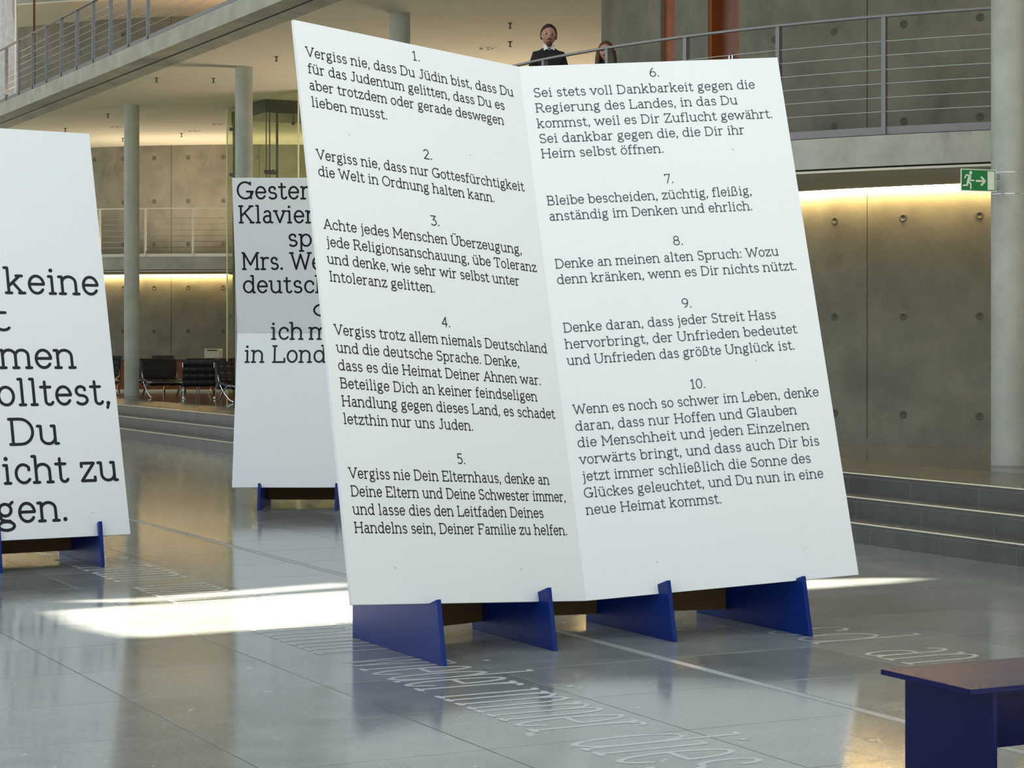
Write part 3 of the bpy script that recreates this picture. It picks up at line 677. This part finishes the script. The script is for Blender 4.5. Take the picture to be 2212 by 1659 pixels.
MB().cyl(cL,.014,PZ,6.436,8).build('glass_edge',M['gedge'],lf)
MB().cyl(cR+Vector((.0,0,0)),.016,PZ,6.436,8).build('glass_edge',M['gedge'],lf)
pc=cR+Vector((.19,.25,0)); MB().cyl(pc,.062,PZ,6.436,20).build('dark_post',M['dmetal'],lf,smooth=True)
pl=cL+Vector((.13,.1,0)); MB().cyl(pl,.03,PZ,6.30,12).build('dark_post',M['dmetal'],lf,smooth=True)
MB().box(pl.x-.05,pl.x+.05,pl.y-.03,pl.y+.03,6.12,6.40).build('bracket',M['metal'],lf)
for z in (6.0,5.05,3.0,2.1,1.3): MB().box(pl.x-.09,pl.x+.06,pl.y-.05,pl.y+.05,z,z+.07).build('clamp',M['dmetal'],lf)
hb=Vector((-4.91,41.9,0))
hdr=MB().hexa([hb+Vector((0,0,6.17)),hb+dB*2.0+Vector((0,0,6.17)),hb+dB*2.0-dA*1.7+Vector((0,0,6.17)),hb-dA*1.7+Vector((0,0,6.17)),hb+Vector((0,0,6.435)),hb+dB*2.0+Vector((0,0,6.435)),hb+dB*2.0-dA*1.7+Vector((0,0,6.435)),hb-dA*1.7+Vector((0,0,6.435))]).build('header_box',M['dark_green'] if 'dark_green' in M else M['dmetal'],lf)
def at(px,Y,z=0): return Vector(((px-CX)/FL*Y,Y,z))
for px,r in ((575,.011),(582.5,.013),(598.5,.024)): MB().cyl(at(px,42.0),r,PZ,6.2,10).build('guide_rail',M['dmetal'],lf,smooth=True)
p=at(633.5,42.2); MB().cyl(p,.008,6.0,6.2,8).build('hook_rod',M['dmetal'],lf); MB().ell((p.x,p.y,5.98),.04,.04,.035,12,8).build('hook_weight',M['dmetal'],lf,smooth='all')
for px in (575,582,590): 
    p=at(px,41.9); MB().ell((p.x,p.y,EYE+(HY-371)/FL*41.9),.045,.04,.045,10,6).build('roller_clamp',M['dmetal'],lf,smooth='all')
# lift cage cross bars
for z in (1.9,):
    p=at(575,41.95); q=at(598,41.95); MB().box(p.x,q.x,p.y,p.y+.04,4.94,5.0).build('cross_bar',M['dmetal'],lf)
# ================================================================== EXIT SIGN
sg=thing('exit_sign',(4.12,18.6,2.93),'green exit sign with running figure and arrow, strapped to the nearest column','sign')
SL=Vector((3.957,18.55,0)); SR=Vector((4.302,18.70,0)); zt,zb=3.128,2.932
sd_=(SR-SL).normalized(); sn=Vector((-sd_.y,sd_.x,0)); sl=(SR-SL).length; sh=zt-zb
def sgn(x,y,o=0.): return SL+sd_*(x*sl)+Vector((0,0,zb+y*sh))-sn*o
def plate(x0,x1,y0,y1,o0,o1,nm,m):
    return MB().hexa([sgn(x0,y0,o0),sgn(x1,y0,o0),sgn(x1,y0,o1),sgn(x0,y0,o1),sgn(x0,y1,o0),sgn(x1,y1,o0),sgn(x1,y1,o1),sgn(x0,y1,o1)]).build(nm,m,sg)
plate(0,1,0,1,-.006,0,'sign_plate',M['signwhite']); plate(.022,.978,.04,.96,0,.001,'green_field',M['green'])
plate(.755,.962-.01,.08,.92,.001,.002,'door_symbol',M['signwhite'])
def flat(polys,nm):
    mb=MB()
    for pl_ in polys: mb.prism([sgn(x,y,.001) for x,y in pl_],-sn*.001)
    return mb.build(nm,M['signwhite'],sg)
def bar(x0,y0,x1,y1,w):
    # aspect: width about 1.9 times height
    asp=sl/sh; dx,dy=(x1-x0)*asp,y1-y0; l=math.hypot(dx,dy); nx,ny=-dy/l*w/2/asp,dx/l*w/2
    return [(x0+nx,y0+ny),(x0-nx,y0-ny),(x1-nx,y1-ny),(x1+nx,y1+ny)]
flat([bar(.42,.47,.64,.47,.085),bar(.565,.66,.69,.46,.09),bar(.565,.27,.69,.48,.09)],'arrow_symbol')
asp=sl/sh
flat([[(.275+.043*math.cos(2*PI*i/12),.83+.085*math.sin(2*PI*i/12)) for i in range(12)],bar(.262,.73,.20,.42,.15),bar(.25,.715,.145,.715,.07),bar(.15,.73,.105,.58,.07),bar(.265,.66,.27,.475,.07),bar(.262,.485,.375,.485,.065),bar(.215,.43,.285,.30,.09),bar(.28,.33,.275,.09,.075),bar(.19,.42,.175,.24,.09),bar(.185,.26,.06,.25,.075)],'running_figure_symbol')
cc=(colc.x,colc.y)
for z in (3.118,2.925): MB().arc(cc,.153,.157,-175,-5,z,z+.004,24).build('strap_wire',M['chrome'],sg)
MB().box(4.27,4.34,18.71,18.80,3.05,3.09).build('bracket',M['metal'],sg)
MB().box(4.27,4.34,18.71,18.80,2.96,3.0).build('bracket',M['metal'],sg)
# ================================================================== LOUNGE
desk=thing('reception_desk',(-7.2,47.4,PZ),'long low reddish wooden desk behind the black lounge chairs','desk')
MB().box(-10.2,-4.9,47.3,48.1,PZ+.03,PZ+.70).build('body',M['wood'],desk); MB().box(-10.25,-4.85,47.25,48.15,PZ+.70,PZ+.735).build('top_board',M['dmetal'],desk)
MB().box(-10.2,-4.9,47.28,47.30,PZ+.0,PZ+.03+.02).build('base_strip',M['nosing'],desk)
pt=thing('printer',(-6.75,47.6,PZ+.735),'small cream printer on the wooden desk','printer')
zc=PZ+.735
MB().box(-6.93,-6.57,47.4,47.8,zc,zc+.225).build('body',M['printer'],pt,bevel=.02); MB().box(-6.87,-6.64,47.385,47.40,zc+.185,zc+.205).build('paper_slot',M['black_gap'],pt); MB().box(-6.90,-6.60,47.37,47.42,zc+.02,zc+.06).build('output_tray',M['printer'],pt)
tag(MB().box(-8.12,-7.66,47.45,47.8,zc,zc+.075).build('document_tray',M['leather'],bevel=.01),'flat black box on the desk behind the chairs','box')
tag(MB().box(-9.15,-8.85,47.45,47.8,zc,zc+.075).build('document_tray',M['leather'],bevel=.01),'flat black box on the desk, left of the slim far column','box')
cb=thing('tall_cabinet',(-6.3,49.6,PZ),'tall orange wooden cabinet seen through the lift glass','cabinet')
MB().box(-6.66,-6.1,49.3,49.7,PZ,1.64).build('body',M['wood'],cb)
for k in (0,1): MB().box(-6.65+.28*k,-6.38+.28*k,49.28,49.3,PZ+.05,1.62).build('door',M['wood'],cb)
def cushion(w,l,t,nx,ny):
    mb=MB(); m=5; X=nx*m; Y=ny*m; vs=[]
    for s in (1,-1):
        for j in range(Y+1):
            for i in range(X+1):
                u=i/m; v=j/m
                d=abs(math.sin(PI*u))**.45*abs(math.sin(PI*v))**.45 if 0<i<X and 0<j<Y else (.25 if 0<i<X or 0<j<Y else 0)
                edge=1 if 0<i<X and 0<j<Y else 0
                vs.append(((u/nx-.5)*w,(v/ny-.5)*l,s*(t*.5*(.62+.38*d) if edge else t*.25)))
    k=(X+1)*(Y+1); fs=[]
    for s in (0,1):
        for j in range(Y):
            for i in range(X):
                a=s*k+j*(X+1)+i; q=(a,a+1,a+X+2,a+X+1); fs.append(q if s==0 else q[::-1])
    rim=[i for i in range(X+1)]+[j*(X+1)+X for j in range(1,Y+1)]+[Y*(X+1)+i for i in range(X-1,-1,-1)]+[j*(X+1) for j in range(Y-1,0,-1)]
    n=len(rim)
    for q in range(n):
        a,b=rim[q],rim[(q+1)%n]; fs.append((a,a+k,b+k,b))
    mb.add(vs,fs); return mb
def chair_proto():
    t=thing('lounge_chair',(0,0,0),'','chair','black leather lounge chairs')
    sc=cushion(.74,.66,.11,4,4); Mx=Matrix.Translation((0,.0,.36))@Matrix.Rotation(R(9),4,'X'); sc.v=[Mx@v for v in sc.v]
    sc.build('seat_cushion',M['leather'],t,local=True,smooth='all')
    bc=cushion(.74,.58,.10,4,4); Mx=Matrix.Translation((0,.40,.56))@Matrix.Rotation(R(75),4,'X'); bc.v=[Mx@v for v in bc.v]
    bc.build('back_cushion',M['leather'],t,local=True,smooth='all')
    for s in (-1,1):
        x=s*.35
        c1=[(x,.50-.86*(i/12)-.10*math.sin(PI*i/12),.80*(1-i/12)**1.25+.012) for i in range(13)]     # back top to front foot
        c1=[(x,.50,.80),(x,.44,.66),(x,.37,.52),(x,.28,.38),(x,.15,.25),(x,-.02,.14),(x,-.18,.06),(x,-.34,.012)]
        c2=[(x,-.36,.34),(x,-.22,.36),(x,-.06,.33),(x,.08,.25),(x,.20,.15),(x,.30,.06),(x,.36,.012)]
        MB().tube(c1,.01,8,flat=(.022,.009)).build('leg_frame',M['chrome'],t,local=True,smooth='all')
        MB().tube(c2,.01,8,flat=(.022,.009)).build('leg_frame',M['chrome'],t,local=True,smooth='all')
    for y,z in ((-.34,.335),(.46,.70),(.30,.345)): MB().tube([(-.35,y,z),(.35,y,z)],.008,6).build('cross_bar',M['chrome'],t,local=True)
    for k in range(5): MB().box(-.33+.14*k,-.29+.14*k,-.33,.30,.30,.305).build('strap',M['leather'],t,local=True)
    return t
ch=chair_proto()
CH=[(-7.0,42.35,R(30),'black lounge chair turned sideways just right of the slim far column'),(-6.12,41.3,R(183),'black lounge chair seen from behind, second from the slim far column'),(-5.02,38.8,R(40),'nearest black lounge chair, cut by the folded rear board'),
    (-7.75,45.0,R(5),'black lounge chair in the far row, partly behind the slim column'),(-6.75,45.1,R(-4),'black lounge chair in the far row, below the black box on the desk'),(-5.9,44.9,R(8),'black lounge chair in the far row, below the printer'),(-8.45,43.6,R(90),'black lounge chair left of the slim far column'),(-8.8,45.3,R(0),'leftmost black lounge chair, at the left board edge')]
for i,(x,y,rz,lab) in enumerate(CH):
    o=ch if i==0 else copy_tree(ch)
    o.scale=(1.05 if i==0 else .86,.74,.9)
    o.location=(x,y,PZ); o.rotation_euler=(0,0,rz); o['label']=lab; o.name='lounge_chair'
tb=thing('side_table',(-6.6,43.3,PZ),'small grey side table between two black lounge chairs','table')
MB().box(-6.80,-6.44,43.1,43.5,PZ+.38,PZ+.40).build('table_top',M['metal'],tb)
for x,y in ((-6.79,43.12),(-6.47,43.12),(-6.79,43.46),(-6.47,43.46)): MB().box(x,x+.02,y,y+.02,PZ,PZ+.38).build('leg',M['metal'],tb)
# ================================================================== PEOPLE
def skin_mesh(name,verts,edges,m,parent,sub=2,root=0):
    me=bpy.data.meshes.new(name); off=Vector((0,0,0))
    me.from_pydata([v[0] for v in verts],edges,[]); me.materials.append(m)
    o=bpy.data.objects.new(name,me); C.objects.link(o); o.parent=parent
    s=o.modifiers.new('skin','SKIN'); s.use_smooth_shade=True
    for i,v in enumerate(verts):
        sv=me.skin_vertices[0].data[i]; sv.radius=(v[1],v[2] if len(v)>2 else v[1]); sv.use_root=(i==root)
    ss=o.modifiers.new('sub','SUBSURF'); ss.levels=sub; ss.render_levels=sub
    return o
def head(t,c,h,skinm,hairm,long=False,beard=False,glasses=False):
    """head centre c (local), full height h, facing -Y"""
    c=Vector(c); rz=h/2; rx=h*.36; ry=h*.40
    mb=MB(); nu,nv=32,24
    for i in range(nv+1):
        th=PI*i/nv
        for j in range(nu):
            ph=2*PI*j/nu; x=math.sin(th)*math.cos(ph); y=math.sin(th)*math.sin(ph); z=math.cos(th)
            f=1.
            if z<0: f=1-.30*(-z)**1.6*(1 if y>-.2 else .75)
            px,py,pz=x*rx*f,y*ry*(f if y>0 else 1-.10*max(0,-z)),z*rz
            if y<0:
                front=max(0,-y)
                py-=.030*h/.235*math.exp(-((x/.13)**2))*math.exp(-(((z+.22)/.20)**2))*front*1.0      # nose
                py+=.012*h/.235*math.exp(-(((abs(x)-.36)/.16)**2))*math.exp(-(((z+.02)/.13)**2))*front   # eye sockets
                py-=.006*h/.235*math.exp(-(((z-.13)/.09)**2))*front                                       # brow
                py-=.010*h/.235*math.exp(-((x/.25)**2))*math.exp(-(((z+.55)/.10)**2))*front               # lips
                py-=.008*h/.235*math.exp(-((x/.25)**2))*math.exp(-(((z+.85)/.12)**2))
            mb.v.append(c+Vector((px,py,pz)))
    for i in range(nv):
        for j in range(nu):
            a=i*nu+j; b=i*nu+(j+1)%nu; mb.f.append((a,a+nu,b+nu,b))
    hd=mb.build('head',skinm,t,local=True,smooth='all')
    for s in (-1,1):
        MB().ell(c+Vector((s*rx*1.0,.005,-.02*h)),.008,.018,.032,10,8).build('ear',skinm,hd,local=True,smooth='all')
        MB().ell(c+Vector((s*rx*.38,-ry*.90,.0*h-.002)),.011,.007,.007,10,6).build('eye',M['eye'],hd,local=True,smooth='all')
    MB().ell(c+Vector((0,-ry*.965,-.245*h)),.022,.008,.007,12,6).build('mouth',M['beard'],hd,local=True,smooth='all')
    # hair cap
    hb=MB(); nv2=14
    for i in range(nv2+1):
        for j in range(nu):
            ph=2*PI*j/nu; y=math.sin(ph); x=math.cos(ph)
            lim=(.34 if y<-.45 else (.42 if y<-.1 else .62))*PI+ (.06*PI*math.cos(2*ph) if y<-.45 else 0)
            if long and y>-.35: lim=.72*PI
            th=lim*i/nv2; k=1.12+(.03*math.sin(ph*7+i)*.4)
            tt=1.0 if i<nv2 else .985
            hb.v.append(c+Vector((math.sin(th)*x*rx*k*tt,math.sin(th)*y*ry*k*tt,math.cos(th)*rz*1.05)))
    for i in range(nv2):
        for j in range(nu):
            a=i*nu+j; b=i*nu+(j+1)%nu; hb.f.append((a,a+nu,b+nu,b))
    hr=hb.build('hair',hairm,t,local=True,smooth='all'); so=hr.modifiers.new('s','SOLIDIFY'); so.thickness=.006
    if long:
        lb=MB()
        for k in range(15):
            a=R(-28+236*k/14); x,y=math.cos(a),math.sin(a)
            pts=[c+Vector((x*rx*1.02,y*ry*1.0+.01,.03*h)),c+Vector((x*rx*1.18,y*ry*1.1+.012,-.3*h)),c+Vector((x*rx*1.28,y*ry*1.12+.015,-.75*h)),c+Vector((x*rx*1.15,y*ry*1.0+.02,-1.25*h))]
            lb.tube(pts,[.022,.026,.024,.008],7)
        lb.build('long_hair',hairm,t,local=True,smooth='all')
    if beard:
        bb=MB(); bb.ell(c+Vector((0,-ry*.70,-.445*h)),.034,.034,.028,14,10); bb.build('beard',M['beard'],t,local=True,smooth='all')
        MB().tube([c+Vector((x*.001,-ry*.99+abs(x)*.0003,-.20*h-abs(x)*.0006)) for x in (-26,-14,0,14,26)],[.003,.006,.006,.006,.003],6).build('moustache',M['beard'],t,local=True,smooth='all')
    if glasses:
        gl=MB()
        for s in (-1,1):
            cc_=c+Vector((s*rx*.40,-ry*1.04,-.005)); n=14
            ring=[cc_+Vector((.023*math.cos(2*PI*i/n),0,.018*math.sin(2*PI*i/n))) for i in range(n+1)]; gl.tube(ring,.0013,5)
            gl.tube([cc_+Vector((s*.023,0,.004)),c+Vector((s*rx*1.03,0,.004))],.0012,5)
        gl.tube([c+Vector((-rx*.40+.023,-ry*1.04,0)),c+Vector((rx*.40-.023,-ry*1.04,0))],.0012,5)
        gl.build('glasses',M['chrome'],t,local=True)
    return hd
def person(loc,rz,H_,label,hairm,sw,long=False,beard=False,glasses=False,lean=0.,shirt=True,hh=.235):
    t=thing('person',loc,label,'person','people on the gallery',rz)
    k=H_/1.75; sh=1.44*k; wt=1.02*k; hp=.92*k
    def L_(z,y=0): # lean the upper body forward
        d=max(0,z-wt); return y-d*math.sin(lean)
    def zt_(z): d=max(0,z-wt); return min(z,wt)+d*math.cos(lean)
    def V(x,y,z): return (x*k,L_(z,y*k),zt_(z))
    neck=H_-hh*.90
    # joints: 0 pelvis 1 waist 2 chest 3 neckbase 4 neck 5/6 shoulders ...
    bv=[(V(0,0,hp),.13*k,.095*k),(V(0,0,wt+.06*k),.12*k,.09*k),(V(0,0,sh-.12*k),.145*k,.10*k),(V(0,0,sh),.075*k,.07*k),(V(0,-.01,neck),.052*k,.055*k)]
    be=[(0,1),(1,2),(2,3),(3,4)]
    def limb(start,pts):
        last=start
        for p,r in pts: bv.append((p,r)); be.append((last,len(bv)-1)); last=len(bv)-1
        return last
    hands=[]
    for s in (-1,1):
        hidx=limb(2,[(V(s*.155,0,sh-.12*k),.055*k),(V(s*.225,.01,sh-.32*k),.046*k),(V(s*.20,-.12,sh-.52*k),.033*k),(V(s*.185,-.17,sh-.585*k),.03*k)])
        base=Vector(bv[hidx][0])
        for f,(dx,ln) in enumerate(((-.026,.07),(-.009,.08),(.009,.076),(.026,.06))):
            limb(hidx,[((base.x+dx*k,base.y-.035*k,base.z-.02*k),.0095*k),((base.x+dx*k*1.1,base.y-.05*k,base.z-.02*k-ln*.5*k),.009*k),((base.x+dx*k*1.1,base.y-.045*k,base.z-.02*k-ln*k),.0075*k)])
        limb(hidx,[((base.x-s*.03*k,base.y-.02*k,base.z-.01*k),.011*k),((base.x-s*.045*k,base.y-.05*k,base.z-.03*k),.009*k)])
        limb(0,[((s*.09*k,0,hp-.05*k),.085*k),((s*.10*k,-.01,.50*k),.055*k),((s*.10*k,.015,.09*k),.038*k),((s*.11*k,-.10*k,.035*k),.034*k)])
    skin_mesh('body',bv,be,M['skin'],t)
    # sweater over torso and arms
    i_=.020*k
    sv_=[(V(0,0,hp+.02*k),.15*k,.115*k),(V(0,0,wt+.08*k),.145*k,.115*k),(V(0,0,sh-.15*k),.165*k,.12*k),(V(0,0,sh-.005*k),.115*k,.09*k),(V(0,0,sh+.035*k),.07*k,.07*k)]; se=[(0,1),(1,2),(2,3),(3,4)]
    for s in (-1,1):
        n=len(sv_); sv_+=[(V(s*.16,0,sh-.085*k),.078*k),(V(s*.215,.01,sh-.33*k),.060*k),(V(s*.203,-.11,sh-.51*k),.046*k)]; se+=[(2,n),(n,n+1),(n+1,n+2)]
    skin_mesh('sweater',sv_,se,sw,t)
    tv=[((0,0,hp+.01*k),.15*k,.115*k)]; te=[]
    for s in (-1,1):
        n=len(tv); tv+=[((s*.09*k,0,hp-.08*k),.10*k),((s*.10*k,-.01,.50*k),.075*k),((s*.10*k,.015,.07*k),.062*k)]; te+=[(0,n),(n,n+1),(n+1,n+2)]
    skin_mesh('trousers',tv,te,M['trouser'],t)
    for s in (-1,1):
        MB().ell((s*.105*k,-.055*k,.04),.048*k,.135*k,.045,12,8).build('shoe',M['leather'],t,local=True,smooth='all')
    if shirt:
        mb=MB(); cz=Vector(V(0,-.01,sh+.03*k)); nn_=20
        for s in (-1,1): # two collar flaps
            mb.prism([cz+Vector((s*.002,-.085*k,-.05*k)),cz+Vector((s*.075*k,-.055*k,-.005)),cz+Vector((s*.066*k,-.01*k,.035*k)),cz+Vector((s*.03*k,-.062*k,.01*k))],(0,-.006,0))
            mb.prism([cz+Vector((s*.02*k,-.088*k,-.03*k)),cz+Vector((s*.065*k,-.078*k,-.055*k)),cz+Vector((s*.075*k,-.05*k,.0)),cz+Vector((s*.04*k,-.06*k,.02*k))],(0,-.005,0))
        r0=[cz+Vector((.068*k*math.cos(2*PI*i/nn_),.062*k*math.sin(2*PI*i/nn_),-.03*k)) for i in range(nn_)]; r1=[cz+Vector((.062*k*math.cos(2*PI*i/nn_),.058*k*math.sin(2*PI*i/nn_),.025*k if math.sin(2*PI*i/nn_)>-.5 else -.01*k)) for i in range(nn_)]
        mb.add(r0+r1,[(i,(i+1)%nn_,(i+1)%nn_+nn_,i+nn_) for i in range(nn_)])
        o=mb.build('shirt_collar',M['shirt'],t,local=True)
    hc=Vector((0,L_(H_-hh/2,-.015*k),zt_(H_-hh/2)))
    head(t,hc,hh,M['skin'],hairm,long,beard,glasses)
    return t
person((.415,23.85,F1),R(4),1.605,'man with dark hair, glasses, beard, dark sweater and white collar, behind the gallery railing',M['hair'],M['sweater'],beard=True,glasses=True,hh=.243)
person((1.045,23.15,F1),R(-12),1.31,'person with long brown hair half hidden behind a railing post',M['hairb'],M['sweater'],long=True,lean=R(8),shirt=False,hh=.22)
# ================================================================== ROOF (added, unseen): blocks the sun, outline and gaps cut to shape the light
def g2ab(px,py):
    Y=EYE*FL/(py-HY); X=(px-CX)/FL*Y; return X*ax+Y*ay, X*ay-Y*ax
ZR=18.; sh_=-sdir*(ZR/math.tan(SUN_E))
bm=bmesh.new()
def loop(pts):
    vs=[bm.verts.new(p) for p in pts]; return [bm.edges.new((vs[i],vs[(i+1)%len(vs)])) for i in range(len(vs))]
es=loop([AB(15.5,-31,ZR),AB(66,-31,ZR),AB(66,60,ZR),AB(15.5,60,ZR),AB(15.5,14,ZR),AB(21.5,14,ZR),AB(21.5,-9,ZR),AB(15.5,-9,ZR)])
GAPS=[[(114,1321),(190,1357),(290,1378),(750,1345),(1740,1272),(1920,1259),(2005,1249.5),(1880,1249),(1700,1254.5),(750,1277),(400,1301)],
      [(130,1300),(330,1291),(750,1258),(750,1266),(330,1300)]]
for gp in GAPS:
    pts=[]
    for q in gp:
        a,b=g2ab(*q); v=AB(a,b,0)+sh_; v.z=ZR; pts.append(v)
    es+=loop(pts)
bmesh.ops.triangle_fill(bm,use_beauty=True,edges=es)
me=bpy.data.meshes.new('roof'); bm.to_mesh(me); bm.free(); me.materials.append(M['concrete'])
ro=bpy.data.objects.new('ceiling',me); C.objects.link(ro); tag(ro,'high roof above the picture, added and cut to shape the sunlight',kind='structure')
